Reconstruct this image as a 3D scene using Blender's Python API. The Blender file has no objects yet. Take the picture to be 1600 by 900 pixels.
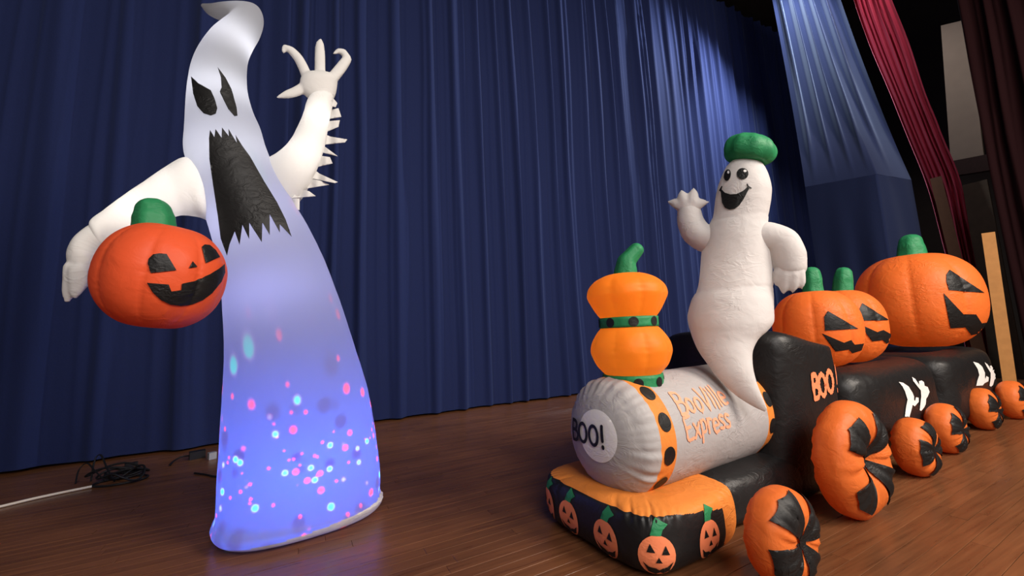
import bpy, bmesh, math, random
from mathutils import Vector, Matrix, noise
from mathutils.bvhtree import BVHTree
from mathutils.geometry import delaunay_2d_cdt

random.seed(11)
SC = bpy.context.scene
COL = SC.collection
V = Vector
PI = math.pi

# ------------------------------------------------------------------ camera
FPX, CX, CY, CAMH = 620.0, 800.0, 450.0, 1.2
_pitch, _roll, _yaw = math.radians(6.86), math.radians(2.5), math.radians(26)
CF = V((math.sin(_yaw)*math.cos(_pitch), math.cos(_yaw)*math.cos(_pitch), math.sin(_pitch)))
_r0 = V((math.cos(_yaw), -math.sin(_yaw), 0)); _u0 = _r0.cross(CF)
CR = _r0*math.cos(_roll) - _u0*math.sin(_roll)
CU = _r0*math.sin(_roll) + _u0*math.cos(_roll)
CAM = V((0, 0, CAMH))
cd = bpy.data.cameras.new('camera'); cam = bpy.data.objects.new('camera', cd); COL.objects.link(cam)
cd.sensor_width = 36; cd.lens = 36*FPX/1600; cd.clip_start = .05; cd.clip_end = 100
M3 = Matrix((CR, CU, -CF)).transposed()
cam.matrix_world = Matrix.Translation(CAM) @ M3.to_4x4()
SC.camera = cam

# ------------------------------------------------------------------ world, lights, exposure
SC.view_settings.view_transform = 'Standard'
SC.view_settings.look = 'None'
SC.view_settings.gamma = 1
SC.view_settings.use_curve_mapping = False
SC.view_settings.exposure = 0.0
wd = bpy.data.worlds.new('hall_air'); SC.world = wd; wd.use_nodes = True
bg = wd.node_tree.nodes['Background']
bg.inputs[0].default_value = (1.0, .93, .88, 1); bg.inputs[1].default_value = .10

def lamp(name, kind, loc, energy, color=(1, 1, 1), size=.1, target=None, angle=60, blend=.5, size_y=None):
    l = bpy.data.lights.new(name, kind); o = bpy.data.objects.new(name, l); COL.objects.link(o)
    o.location = loc; l.energy = energy; l.color = color
    if kind == 'AREA':
        l.size = size
        if size_y: l.shape = 'RECTANGLE'; l.size_y = size_y
    else:
        l.shadow_soft_size = size
    if kind == 'SPOT':
        l.spot_size = math.radians(angle); l.spot_blend = blend
    if target is not None:
        o.rotation_euler = (V(target)-V(loc)).to_track_quat('-Z', 'Y').to_euler()
    return o
# house lights in the hall, behind and above the camera
lamp('hall_light', 'AREA', (0.5, -4.5, 5.2), 460, (1, .93, .88), 4.0, (2.0, 3.0, 1.0))
lamp('hall_light', 'AREA', (5.5, -3.5, 5.2), 780, (1, .89, .78), 3.0, (4.6, 2.5, .5))
# stage lamps over the right wing
lamp('stage_lamp', 'SPOT', (8.5, 3.9, 10.3), 2700, (.90, .95, 1), .12, (9.9, 5.0, 7.2), 70, .9)
lamp('border_lamp', 'SPOT', (11.0, 5.0, 9.6), 2600, (.80, .88, 1), .15, (4.5, 6.7, 3.0), 120, .9)
lamp('wing_lamp', 'SPOT', (9.8, 3.0, 10.6), 1100, (1, .9, .9), .12, (10.7, 3.5, 7.2), 70, .8)

# ------------------------------------------------------------------ pixel measuring
def ray(px, py):
    return (CF*FPX + CR*(px-CX) - CU*(py-CY)).normalized()
def on_floor(px, py, z=0.0):
    d = ray(px, py); return CAM + d*((z-CAMH)/d.z)
def on_plane(px, py, p0, n):
    d = ray(px, py); return CAM + d*((V(p0)-CAM).dot(n)/d.dot(n))
def at_x(px, py, x):
    d = ray(px, py); return CAM + d*(x/d.x)
def at_y(px, py, y):
    d = ray(px, py); return CAM + d*(y/d.y)
def zoomed(pts, x0, y0, s):
    return [(x0+p[0]*s, y0+p[1]*s) for p in pts]

# ------------------------------------------------------------------ materials
def new_mat(name):
    m = bpy.data.materials.new(name); m.use_nodes = True
    nt = m.node_tree; return m, nt, nt.nodes['Principled BSDF'], nt.nodes['Material Output']
def fabric(name, col, trans=.0, rough=.55, bump=.25, tcol=None, wrinkle=14.0, var=.06):
    """inflatable nylon: coated fabric with creases, partly letting light through"""
    m, nt, b, out = new_mat(name); N = nt.nodes; L = nt.links
    tc = N.new('ShaderNodeTexCoord')
    nz = N.new('ShaderNodeTexNoise'); nz.inputs['Scale'].default_value = wrinkle; nz.inputs['Detail'].default_value = 5
    nz.inputs['Distortion'].default_value = .8
    L.new(tc.outputs['Object'], nz.inputs['Vector'])
    hv = N.new('ShaderNodeMix'); hv.data_type = 'RGBA'; hv.blend_type = 'MULTIPLY'
    hv.inputs[0].default_value = 1
    cr = N.new('ShaderNodeMapRange'); cr.inputs[3].default_value = 1-var; cr.inputs[4].default_value = 1+var
    L.new(nz.outputs[0], cr.inputs[0])
    hv.inputs[6].default_value = (*col, 1); L.new(cr.outputs[0], hv.inputs[7])
    L.new(hv.outputs[2], b.inputs['Base Color'])
    b.inputs['Roughness'].default_value = rough
    b.inputs['Specular IOR Level'].default_value = .3
    bp = N.new('ShaderNodeBump'); bp.inputs['Strength'].default_value = bump; bp.inputs['Distance'].default_value = .012
    n2 = N.new('ShaderNodeTexNoise'); n2.inputs['Scale'].default_value = wrinkle*.55; n2.inputs['Detail'].default_value = 3; n2.inputs['Distortion'].default_value = 1.6
    mp = N.new('ShaderNodeMapping'); mp.inputs['Scale'].default_value = (1, 1, 1.9); mp.inputs['Rotation'].default_value = (.3, .5, .2)
    L.new(tc.outputs['Object'], mp.inputs[0]); L.new(mp.outputs[0], n2.inputs['Vector'])
    s1 = N.new('ShaderNodeMath'); s1.operation = 'SUBTRACT'; s1.inputs[1].default_value = .5; L.new(n2.outputs[0], s1.inputs[0])
    s2 = N.new('ShaderNodeMath'); s2.operation = 'ABSOLUTE'; L.new(s1.outputs[0], s2.inputs[0])
    s3 = N.new('ShaderNodeMapRange'); s3.inputs[1].default_value = 0; s3.inputs[2].default_value = .09; s3.inputs[3].default_value = 1.0; s3.inputs[4].default_value = 0
    s3.interpolation_type = 'SMOOTHSTEP'; L.new(s2.outputs[0], s3.inputs[0])
    s4 = N.new('ShaderNodeMath'); s4.operation = 'MULTIPLY_ADD'; s4.inputs[1].default_value = .5
    n3 = N.new('ShaderNodeTexNoise'); n3.inputs['Scale'].default_value = wrinkle*.28; L.new(tc.outputs['Object'], n3.inputs['Vector'])
    s5 = N.new('ShaderNodeMapRange'); s5.inputs[1].default_value = .47; s5.inputs[2].default_value = .72; L.new(n3.outputs[0], s5.inputs[0])
    s6 = N.new('ShaderNodeMath'); s6.operation = 'MULTIPLY'; L.new(s3.outputs[0], s6.inputs[0]); L.new(s5.outputs[0], s6.inputs[1])
    L.new(s6.outputs[0], s4.inputs[0]); L.new(nz.outputs[0], s4.inputs[2])
    bp.inputs['Distance'].default_value = .016
    L.new(s4.outputs[0], bp.inputs['Height']); L.new(bp.outputs[0], b.inputs['Normal'])
    if trans > 0:
        t = N.new('ShaderNodeBsdfTranslucent'); t.inputs[0].default_value = (*(tcol or col), 1)
        mx = N.new('ShaderNodeMixShader'); mx.inputs[0].default_value = trans
        L.new(b.outputs[0], mx.inputs[1]); L.new(t.outputs[0], mx.inputs[2]); L.new(mx.outputs[0], out.inputs[0])
    return m
def plain(name, col, rough=.6, spec=.3, noise_scale=None, var=.15, bump=0):
    m, nt, b, out = new_mat(name); N = nt.nodes; L = nt.links
    b.inputs['Base Color'].default_value = (*col, 1); b.inputs['Roughness'].default_value = rough
    b.inputs['Specular IOR Level'].default_value = spec
    if noise_scale:
        tc = N.new('ShaderNodeTexCoord'); nz = N.new('ShaderNodeTexNoise'); nz.inputs['Scale'].default_value = noise_scale
        nz.inputs['Detail'].default_value = 6
        L.new(tc.outputs['Object'], nz.inputs['Vector'])
        cr = N.new('ShaderNodeMapRange'); cr.inputs[3].default_value = 1-var; cr.inputs[4].default_value = 1+var
        L.new(nz.outputs[0], cr.inputs[0])
        hv = N.new('ShaderNodeMix'); hv.data_type = 'RGBA'; hv.blend_type = 'MULTIPLY'; hv.inputs[0].default_value = 1
        hv.inputs[6].default_value = (*col, 1); L.new(cr.outputs[0], hv.inputs[7]); L.new(hv.outputs[2], b.inputs['Base Color'])
        if bump:
            bp = N.new('ShaderNodeBump'); bp.inputs['Strength'].default_value = bump; bp.inputs['Distance'].default_value = .01
            L.new(nz.outputs[0], bp.inputs['Height']); L.new(bp.outputs[0], b.inputs['Normal'])
    return m
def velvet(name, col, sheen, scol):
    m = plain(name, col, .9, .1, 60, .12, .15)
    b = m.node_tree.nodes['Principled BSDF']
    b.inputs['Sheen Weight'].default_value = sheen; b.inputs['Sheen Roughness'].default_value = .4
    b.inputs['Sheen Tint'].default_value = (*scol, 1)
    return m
def wood_floor():
    m, nt, b, out = new_mat('stage_floor_wood'); N = nt.nodes; L = nt.links
    tc = N.new('ShaderNodeTexCoord'); gm = N.new('ShaderNodeNewGeometry')
    oi = N.new('ShaderNodeObjectInfo')
    mp = N.new('ShaderNodeMapping'); mp.inputs['Scale'].default_value = (1.2, 26, 1)
    ad = N.new('ShaderNodeVectorMath'); ad.operation = 'ADD'
    sc = N.new('ShaderNodeVectorMath'); sc.operation = 'SCALE'; sc.inputs[0].default_value = (31, 17, 5)
    L.new(oi.outputs['Random'], sc.inputs['Scale']); L.new(gm.outputs['Position'], ad.inputs[0]); L.new(sc.outputs[0], ad.inputs[1])
    L.new(ad.outputs[0], mp.inputs[0])
    nz = N.new('ShaderNodeTexNoise'); nz.inputs['Scale'].default_value = 1.6; nz.inputs['Detail'].default_value = 8; nz.inputs['Roughness'].default_value = .6
    L.new(mp.outputs[0], nz.inputs['Vector'])
    # board to board tone for the joined far boards
    sx = N.new('ShaderNodeSeparateXYZ'); L.new(gm.outputs['Position'], sx.inputs[0])
    rp = N.new('ShaderNodeValToRGB')
    rp.color_ramp.elements[0].position = .3; rp.color_ramp.elements[0].color = (.10, .037, .0155, 1)
    rp.color_ramp.elements[1].position = .72; rp.color_ramp.elements[1].color = (.175, .068, .027, 1)
    L.new(nz.outputs[0], rp.inputs[0])
    mr = N.new('ShaderNodeMapRange'); mr.inputs[3].default_value = .88; mr.inputs[4].default_value = 1.13
    L.new(oi.outputs['Random'], mr.inputs[0])
    mx = N.new('ShaderNodeMix'); mx.data_type = 'RGBA'; mx.blend_type = 'MULTIPLY'; mx.inputs[0].default_value = 1
    L.new(rp.outputs[0], mx.inputs[6]); L.new(mr.outputs[0], mx.inputs[7])
    # large worn patches
    n2 = N.new('ShaderNodeTexNoise'); n2.inputs['Scale'].default_value = 1.1; n2.inputs['Detail'].default_value = 3
    L.new(gm.outputs['Position'], n2.inputs['Vector'])
    m2 = N.new('ShaderNodeMapRange'); m2.inputs[1].default_value = .3; m2.inputs[2].default_value = .7; m2.inputs[3].default_value = .85; m2.inputs[4].default_value = 1.2
    L.new(n2.outputs[0], m2.inputs[0])
    mx2 = N.new('ShaderNodeMix'); mx2.data_type = 'RGBA'; mx2.blend_type = 'MULTIPLY'; mx2.inputs[0].default_value = 1
    L.new(mx.outputs[2], mx2.inputs[6]); L.new(m2.outputs[0], mx2.inputs[7])
    L.new(mx2.outputs[2], b.inputs['Base Color'])
    rr = N.new('ShaderNodeMapRange'); rr.inputs[3].default_value = .2; rr.inputs[4].default_value = .4
    L.new(nz.outputs[0], rr.inputs[0]); L.new(rr.outputs[0], b.inputs['Roughness'])
    b.inputs['Specular IOR Level'].default_value = .4
    bp = N.new('ShaderNodeBump'); bp.inputs['Strength'].default_value = .08; bp.inputs['Distance'].default_value = .004
    L.new(nz.outputs[0], bp.inputs['Height']); L.new(bp.outputs[0], b.inputs['Normal'])
    return m

M_GHOST = fabric('ghost_white_nylon', (.72, .72, .75), .88, .6, .18, (.52, .52, .54), 9, .03)
M_GARM = fabric('ghost_arm_nylon', (.80, .79, .77), .3, .6, .3, (.85, .84, .82), 10, .04)
M_HEM = fabric('hem_canvas', (.62, .58, .52), .12, .7, .3, None, 18, .08)
M_RIDER = fabric('rider_white_nylon', (.70, .67, .66), .3, .6, .35, (.80, .77, .74), 12, .04)
M_ORANGE = fabric('orange_nylon', (.80, .185, .034), .3, .5, .4, (.95, .26, .03), 13, .08)
M_TANG = fabric('tangerine_nylon', (.86, .27, .05), .2, .5, .4, None, 12, .07)
M_PUMP = fabric('held_pumpkin_nylon', (.84, .115, .035), .25, .5, .3, (.95, .14, .04), 11, .07)
M_AMBER = fabric('chimney_orange_nylon', (.86, .22, .02), .45, .5, .3, (1, .38, .04), 12, .08)
M_BLACK = fabric('black_nylon', (.011, .0105, .011), 0, .42, .35, None, 11, .2)
M_PRINT = fabric('black_print', (.0075, .0072, .0075), 0, .5, .35, None, 16, .15)
M_GREEN = fabric('green_nylon', (.028, .255, .10), .2, .5, .4, (.04, .42, .15), 16, .2)
M_GREY = fabric('grey_nylon', (.42, .40, .40), .1, .55, .35, None, 12, .04)
M_WHITE = fabric('white_print', (.80, .78, .76), 0, .6, .2, None, 15, .04)
M_LETTER = fabric('orange_print', (.85, .24, .105), 0, .6, .15, None, 15, .08)
M_PALELET = fabric('pale_orange_print', (.80, .34, .20), 0, .6, .15, None, 15, .08)
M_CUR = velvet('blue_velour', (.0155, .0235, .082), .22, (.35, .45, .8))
M_DRAPE = velvet('darkened_blue_velour', (.010, .0155, .048), .2, (.4, .5, .75))  # blue velour darkened in its colour to offset the hall light
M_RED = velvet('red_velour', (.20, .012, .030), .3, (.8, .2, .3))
M_REDSHADE = velvet('shade_toned_red_velour', (.010, .0018, .0026), .0, (.5, .1, .12))  # red velour with the poor wing lighting put into its colour
M_FLOOR = wood_floor()
M_GAP = plain('board_gap', (.02, .008, .005), .9)
M_DARKWALL = plain('dark_wall_and_wing_shade', (.012, .008, .006), .8, .2, 6, .3)  # near-black colour carries the unlit wing's darkness on the side wall
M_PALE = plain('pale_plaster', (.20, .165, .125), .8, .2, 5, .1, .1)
M_BEAM = plain('dark_timber', (.025, .012, .009), .6, .2, 20, .3, .1)
M_POST = plain('light_timber', (.46, .22, .07), .6, .3, 12, .2, .1)
M_CABLE = plain('black_rubber', (.008, .008, .01), .5)
M_CORD = plain('cream_cord', (.62, .55, .48), .5)
M_CLEAR = plain('clear_plastic', (.35, .36, .40), .2, .6)

# ------------------------------------------------------------------ mesh helpers
def tag(o, label=None, cat=None, group=None, kind=None):
    if label: o['label'] = label
    if cat: o['category'] = cat
    if group: o['group'] = group
    if kind: o['kind'] = kind
    return o
def empty(name, loc, label, cat, group=None):
    o = bpy.data.objects.new(name, None); COL.objects.link(o); o.location = loc; o.empty_display_size = .2
    return tag(o, label, cat, group)
def wloc(o):
    p = V((0, 0, 0))
    while o is not None:
        p = p + o.location; o = o.parent
    return p
class Geo:
    """verts and faces in world space"""
    def __init__(s): s.v = []; s.f = []
    def add(s, v, f):
        k = len(s.v); s.v += [V(p) for p in v]; s.f += [tuple(i+k for i in q) for q in f]; return s
    def bvh(s): return BVHTree.FromPolygons(s.v, s.f)
    def select(s, test):
        """faces whose centre passes the test, as a Geo of their own"""
        g = Geo(); mp = {}
        for q in s.f:
            c = V((0, 0, 0))
            for i in q: c += s.v[i]
            if test(c/len(q)):
                r = []
                for i in q:
                    if i not in mp: mp[i] = len(g.v); g.v.append(s.v[i].copy())
                    r.append(mp[i])
                g.f.append(tuple(r))
        return g
def make(name, geo, mat, parent=None, smooth=True, origin=None):
    base = wloc(parent) if parent else (V(origin) if origin is not None else V((0, 0, 0)))
    me = bpy.data.meshes.new(name)
    me.from_pydata([p-base for p in geo.v], [], geo.f)
    bm = bmesh.new(); bm.from_mesh(me); bmesh.ops.recalc_face_normals(bm, faces=bm.faces)
    bm.to_mesh(me); bm.free()
    if smooth: me.polygons.foreach_set('use_smooth', [True]*len(me.polygons))
    me.materials.append(mat); me.update()
    o = bpy.data.objects.new(name, me); COL.objects.link(o)
    if parent: o.parent = parent
    elif origin is not None: o.location = origin
    return o

def crom(a, b, c, d, t):
    return .5*((2*b) + (c-a)*t + (2*a-5*b+4*c-d)*t*t + (3*b-a-3*c+d)*t*t*t)
def loft(secs, nseg=48, sub=5, disp=None, cap=True, lin=False):
    """secs: (centre, U, V, exponent); rings interpolated smoothly between the sections"""
    rows = []
    n = len(secs)
    for i in range(n-1):
        s0, s1, s2, s3 = secs[max(i-1, 0)], secs[i], secs[i+1], secs[min(i+2, n-1)]
        for k in range(sub + (1 if i == n-2 else 0)):
            t = k/sub
            if lin: row = [s1[j]*(1-t)+s2[j]*t for j in range(3)]
            else: row = [crom(s0[j], s1[j], s2[j], s3[j], t) for j in range(3)]
            row.append(s1[3]*(1-t)+s2[3]*t); rows.append(row)
    g = Geo(); v = []; f = []
    m = len(rows)
    for ri, (c, U, W, p) in enumerate(rows):
        for j in range(nseg):
            a = 2*PI*j/nseg
            ca, sa = math.cos(a), math.sin(a)
            x = math.copysign(abs(ca)**(2/p), ca); y = math.copysign(abs(sa)**(2/p), sa)
            off = U*x + W*y
            if disp: off = off*(1+disp(a, ri/(m-1), c+off))
            v.append(c+off)
    for i in range(m-1):
        for j in range(nseg):
            k = (j+1) % nseg
            f.append((i*nseg+j, i*nseg+k, (i+1)*nseg+k, (i+1)*nseg+j))
    if cap:
        v.append(rows[0][0]); v.append(rows[-1][0]); a = len(v)-2
        for j in range(nseg):
            k = (j+1) % nseg
            f.append((a, k, j)); f.append((a+1, (m-1)*nseg+j, (m-1)*nseg+k))
    return g.add(v, f)
def tube(path, radii, nseg=16, sub=4, side=None, flat=1.0, round_ends=True, disp=None):
    """tube through the points; flat<1 thins it across the direction `side`"""
    path = [V(p) for p in path]; secs = []
    n = len(path)
    T = []
    for i in range(n):
        T.append((path[min(i+1, n-1)]-path[max(i-1, 0)]).normalized())
    ref = V(side).normalized() if side is not None else (V((0, 0, 1)) if abs(T[0].z) < .9 else V((1, 0, 0)))
    for i in range(n):
        b = (ref - T[i]*ref.dot(T[i])).normalized(); a = T[i].cross(b)
        secs.append((path[i], a*radii[i], b*radii[i]*flat, 2.0))
        if side is None: ref = b
    if round_ends:
        def capsecs(s, t):
            c, U, W, p = s; r = U.length
            return [(c+t*r*.95, U*.12, W*.12, 2.0), (c+t*r*.80, U*.58, W*.58, 2.0), (c+t*r*.45, U*.88, W*.88, 2.0)]
        secs = capsecs(secs[0], -T[0]) + secs + capsecs(secs[-1], T[-1])[::-1]
    return loft(secs, nseg, sub, disp)
def box(c, s, rz=0.0):
    c = V(c); R = Matrix.Rotation(rz, 3, 'Z'); v = []
    for dz in (-.5, .5):
        for dx, dy in ((-.5, -.5), (.5, -.5), (.5, .5), (-.5, .5)):
            v.append(c + R @ V((dx*s[0], dy*s[1], dz*s[2])))
    return Geo().add(v, [(0, 3, 2, 1), (4, 5, 6, 7), (0, 1, 5, 4), (1, 2, 6, 5), (2, 3, 7, 6), (3, 0, 4, 7)])
def union(g1, *gs):
    g = Geo().add(g1.v, g1.f)
    for h in gs: g.add(h.v, h.f)
    return g
def fuse(geo, voxel):
    """join overlapping closed pieces into one continuous skin"""
    me = bpy.data.meshes.new('tmp'); me.from_pydata(geo.v, [], geo.f)
    bm = bmesh.new(); bm.from_mesh(me); bmesh.ops.recalc_face_normals(bm, faces=bm.faces); bm.to_mesh(me); bm.free()
    o = bpy.data.objects.new('tmp', me); COL.objects.link(o)
    r = o.modifiers.new('r', 'REMESH'); r.mode = 'VOXEL'; r.voxel_size = voxel
    s = o.modifiers.new('s', 'SMOOTH'); s.iterations = 4; s.factor = .5
    dg = bpy.context.evaluated_depsgraph_get(); e = o.evaluated_get(dg); m2 = e.to_mesh()
    g = Geo().add([v.co for v in m2.vertices], [tuple(p.vertices) for p in m2.polygons])
    e.to_mesh_clear(); bpy.data.objects.remove(o); bpy.data.meshes.remove(me)
    return g

# ------------------------------------------------------------------ prints that follow a surface
def inside(p, loops):
    c = False
    for lp in loops:
        n = len(lp); j = n-1
        for i in range(n):
            (xi, yi), (xj, yj) = lp[i], lp[j]
            if (yi > p[1]) != (yj > p[1]) and p[0] < (xj-xi)*(p[1]-yi)/(yj-yi)+xi: c = not c
            j = i
    return c
def fill2d(loops, step):
    pts = []; edges = []
    for lp in loops:
        dense = []
        for i in range(len(lp)):
            a, b = V(lp[i]), V(lp[(i+1) % len(lp)]); k = max(1, int((b-a).length/step))
            for q in range(k): dense.append(a.lerp(b, q/k))
        s = len(pts); pts += dense
        edges += [(s+i, s+(i+1) % len(dense)) for i in range(len(dense))]
    xs = [p[0] for p in pts]; ys = [p[1] for p in pts]
    y = min(ys)+step*.5; r = 0
    while y < max(ys):
        x = min(xs)+step*(.5 if r % 2 else .25)
        while x < max(xs):
            if inside((x, y), loops): pts.append(V((x, y)))
            x += step
        y += step*.87; r += 1
    res = delaunay_2d_cdt([V((p[0], p[1])) for p in pts], edges, [], 0, 1e-6)
    vs, fs = res[0], res[2]
    out = []
    for t in fs:
        c = (vs[t[0]]+vs[t[1]]+vs[t[2]])/3
        if inside(c, loops): out.append(tuple(t))
    return vs, out
def project(vs, fs, cast, bvh, off):
    """cast: 2D point -> (ray origin, direction)"""
    P = []
    for p in vs:
        o, d = cast(p); h = bvh.ray_cast(o, d)
        if h[0] is None: P.append(None); continue
        n = h[1]
        if n.dot(d) > 0: n = -n
        P.append(h[0] + n*off)
    g = Geo(); mp = {}
    for t in fs:
        if any(P[i] is None for i in t): continue
        q = [P[i] for i in t]
        if max((q[0]-q[1]).length, (q[1]-q[2]).length, (q[2]-q[0]).length) > .25: continue
        r = []
        for i in t:
            if i not in mp: mp[i] = len(g.v); g.v.append(P[i])
            r.append(mp[i])
        g.f.append(tuple(r))
    return g
def px_cast(p): return CAM, ray(p[0], p[1])
def print_px(name, loops, bvh, mat, parent, off=.006, step=4.0):
    vs, fs = fill2d(loops, step)
    return make(name, project(vs, fs, px_cast, bvh, off), mat, parent)
def frame_cast(o, u, v, n, back=.6):
    return lambda p: (o + u*p[0] + v*p[1] + n*back, -n)
def print_at(name, loops, o, u, v, n, bvh, mat, parent, off=.004, step=.015, back=.6):
    vs, fs = fill2d(loops, step)
    return make(name, project(vs, fs, frame_cast(o, u, v, n, back), bvh, off), mat, parent)
def oval(cx, cy, rx, ry, n=24, rot=0.0):
    c, s = math.cos(rot), math.sin(rot)
    return [(cx + rx*math.cos(2*PI*i/n)*c - ry*math.sin(2*PI*i/n)*s, cy + rx*math.cos(2*PI*i/n)*s + ry*math.sin(2*PI*i/n)*c) for i in range(n)]

GL = {  # stroke letters: width, strokes
 'B': (.62, [[(.08, 0), (.08, .5), (.08, 1)], [(.08, 1), (.4, .97), (.5, .78), (.38, .57), (.1, .53)], [(.1, .53), (.45, .5), (.58, .28), (.42, .03), (.08, 0)]]),
 'O': (.78, [[(.36+.3*math.cos(a*PI/8), .5+.46*math.sin(a*PI/8)) for a in range(17)]]),
 'o': (.56, [[(.26+.2*math.cos(a*PI/6), .32+.29*math.sin(a*PI/6)) for a in range(13)]]),
 'V': (.62, [[(.02, 1), (.15, .5), (.3, .02)], [(.3, .02), (.44, .5), (.58, 1.02)]]),
 'i': (.24, [[(.1, .02), (.1, .6)], [(.1, .8), (.1, .86)]]),
 'l': (.24, [[(.12, .0), (.1, .5), (.1, 1.0)]]),
 'e': (.52, [[(.06, .33), (.44, .36), (.38, .56), (.22, .62), (.07, .5), (.05, .25), (.18, .04), (.42, .08)]]),
 'E': (.6, [[(.52, 1.0), (.3, .96), (.08, .9), (.08, .5), (.08, .05), (.3, .0), (.54, .04)], [(.08, .5), (.4, .54)]]),
 'x': (.5, [[(.03, .62), (.2, .34), (.42, .0)], [(.42, .62), (.2, .3), (.03, .0)]]),
 'p': (.52, [[(.08, .6), (.08, .1), (.1, -.34)], [(.08, .5), (.28, .63), (.43, .4), (.36, .12), (.1, .08)]]),
 'r': (.42, [[(.08, .62), (.08, .3), (.08, .0)], [(.08, .4), (.2, .6), (.36, .56)]]),
 's': (.46, [[(.38, .56), (.2, .63), (.08, .5), (.2, .34), (.36, .22), (.3, .04), (.04, .06)]]),
 '!': (.3, [[(.16, .34), (.14, .7), (.12, 1.02)], [(.17, .02), (.17, .08)]]),
}
def lettering(text, height, weight, jit=0.0, gap=.06, drip=0.0, seed=1):
    """2D strips (list of verts, faces) for a word drawn in strokes, centred on the origin"""
    rnd = random.Random(seed); vs = []; fs = []; x = 0.0
    for ch in text:
        w, strokes = GL[ch]; jy = rnd.uniform(-jit, jit); rot = rnd.uniform(-jit, jit)
        for st in strokes:
            pts = [V((x+p[0]-p[1]*math.sin(rot)*.5, p[1]+jy)) for p in st]
            fine = []
            for i in range(len(pts)-1):
                a, b, c, d = pts[max(i-1, 0)], pts[i], pts[i+1], pts[min(i+2, len(pts)-1)]
                for k in range(5): fine.append(crom(a, b, c, d, k/5))
            fine.append(pts[-1])
            if drip and rnd.random() < .7:
                low = min(fine, key=lambda q: q.y)
                d0 = len(vs); L = rnd.uniform(.3, 1)*drip
                vs += [low+V((-weight*.4, 0)), low+V((weight*.4, 0)), low+V((weight*.12, -L)), low+V((-weight*.12, -L))]; fs.append((d0, d0+1, d0+2, d0+3))
            s = len(vs); n = len(fine)
            for i, p in enumerate(fine):
                t = (fine[min(i+1, n-1)]-fine[max(i-1, 0)]).normalized(); nn = V((-t.y, t.x))
                ww = weight*.5*(1 + (rnd.uniform(-.25, .25) if jit else 0))
                vs += [p+nn*ww, p-nn*ww]
            for i in range(n-1): fs.append((s+2*i, s+2*i+1, s+2*i+3, s+2*i+2))
            for p, t in ((fine[0], fine[0]-fine[1]), (fine[-1], fine[-1]-fine[-2])):
                t = t.normalized(); nn = V((-t.y, t.x)); k = len(vs)
                vs += [p+nn*weight*.5] + [p + (nn*math.cos(a*PI/6)+t*math.sin(a*PI/6))*weight*.5 for a in range(1, 6)] + [p-nn*weight*.5]
                fs.append(tuple(range(k, k+7)))
        x += w+gap
    return [V(((p[0]-x/2)*height, (p[1]-.5)*height)) for p in vs], fs
def print_text(name, text, height, weight, o, u, v, n, bvh, mat, parent, off=.005, **k):
    vs, fs = lettering(text, height, weight, **k)
    return make(name, project(vs, fs, frame_cast(o, u, v, n), bvh, off), mat, parent)

# ================================================================== THE SETTING
# stage floor of narrow boards running along the back curtain
floor = make('floor', box((5, 2.5, -.03), (24, 16, .036)), M_GAP, None, False)
tag(floor, 'dark gaps under the reddish brown stage boards', kind='structure')
PWID = .083
ANG = math.radians(2.4)                       # the boards follow the curtain line
ex = V((math.cos(ANG), math.sin(ANG), 0)); ey = V((-math.sin(ANG), math.cos(ANG), 0))
def pix(p):
    d = V(p)-CAM; z = d.dot(CF)
    return (CX+FPX*d.dot(CR)/z, CY-FPX*d.dot(CU)/z) if z > .05 else (-9999, 9999)
plank_meshes = {}
def plank_mesh(L):
    if L not in plank_meshes:
        g = Geo(); w = PWID-.0018; l = L-.0016; c = .0010; h = 0.0
        v = [(-l/2, -w/2, -.014), (l/2, -w/2, -.014), (l/2, w/2, -.014), (-l/2, w/2, -.014),
             (-l/2, -w/2, h-c), (l/2, -w/2, h-c), (l/2, w/2, h-c), (-l/2, w/2, h-c),
             (-l/2+c, -w/2+c, h), (l/2-c, -w/2+c, h), (l/2-c, w/2-c, h), (-l/2+c, w/2-c, h)]
        f = [(0, 1, 5, 4), (1, 2, 6, 5), (2, 3, 7, 6), (3, 0, 4, 7), (4, 5, 9, 8), (5, 6, 10, 9), (6, 7, 11, 10), (7, 4, 8, 11), (8, 9, 10, 11)]
        me = bpy.data.meshes.new('plank'); me.from_pydata(v, [], f); me.materials.append(M_FLOOR)
        plank_meshes[L] = me
    return plank_meshes[L]
rest = Geo(); spots = []
for r in range(-30, 92):
    yy = r*PWID; x = -8.0 + random.uniform(0, 1.6)
    while x < 15.4:
        L = random.choice((1.0, 1.4, 1.8, 2.2)); c = ex*(x+L/2) + ey*yy
        best = 9e9
        seen = any(-20 < pix(c+ex*L*k)[0] < 1620 and pix(c+ex*L*k)[1] < 930 for k in (-.45, -.2, 0, .2, .45))
        spots.append((seen, c.length, c, L)); x += L
near = sorted([s for s in spots if s[0]], key=lambda s: s[1])[:288]
nearset = {id(s) for s in near}
for s in near:
    o = bpy.data.objects.new('plank', plank_mesh(s[3])); COL.objects.link(o); o.parent = floor
    o.location = s[2] + V((0, 0, random.uniform(-.0006, .0006))); o.rotation_euler = (0, 0, ANG)
for s in spots:
    if id(s) in nearset: continue
    c, L = s[2], s[3]; w = (PWID-.0012)/2; l = (L-.0012)/2
    dz = random.uniform(-.0006, .0006)
    q = [c-ex*l-ey*w, c+ex*l-ey*w, c+ex*l+ey*w, c-ex*l+ey*w]
    rest.add([p+V((0, 0, dz)) for p in q]+[p+V((0, 0, -.012)) for p in q], [(0, 1, 2, 3), (4, 5, 1, 0), (5, 6, 2, 1), (6, 7, 3, 2), (7, 4, 0, 3)])
tag(make('floor_boards', rest, M_FLOOR, floor, False), kind='stuff')

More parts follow.
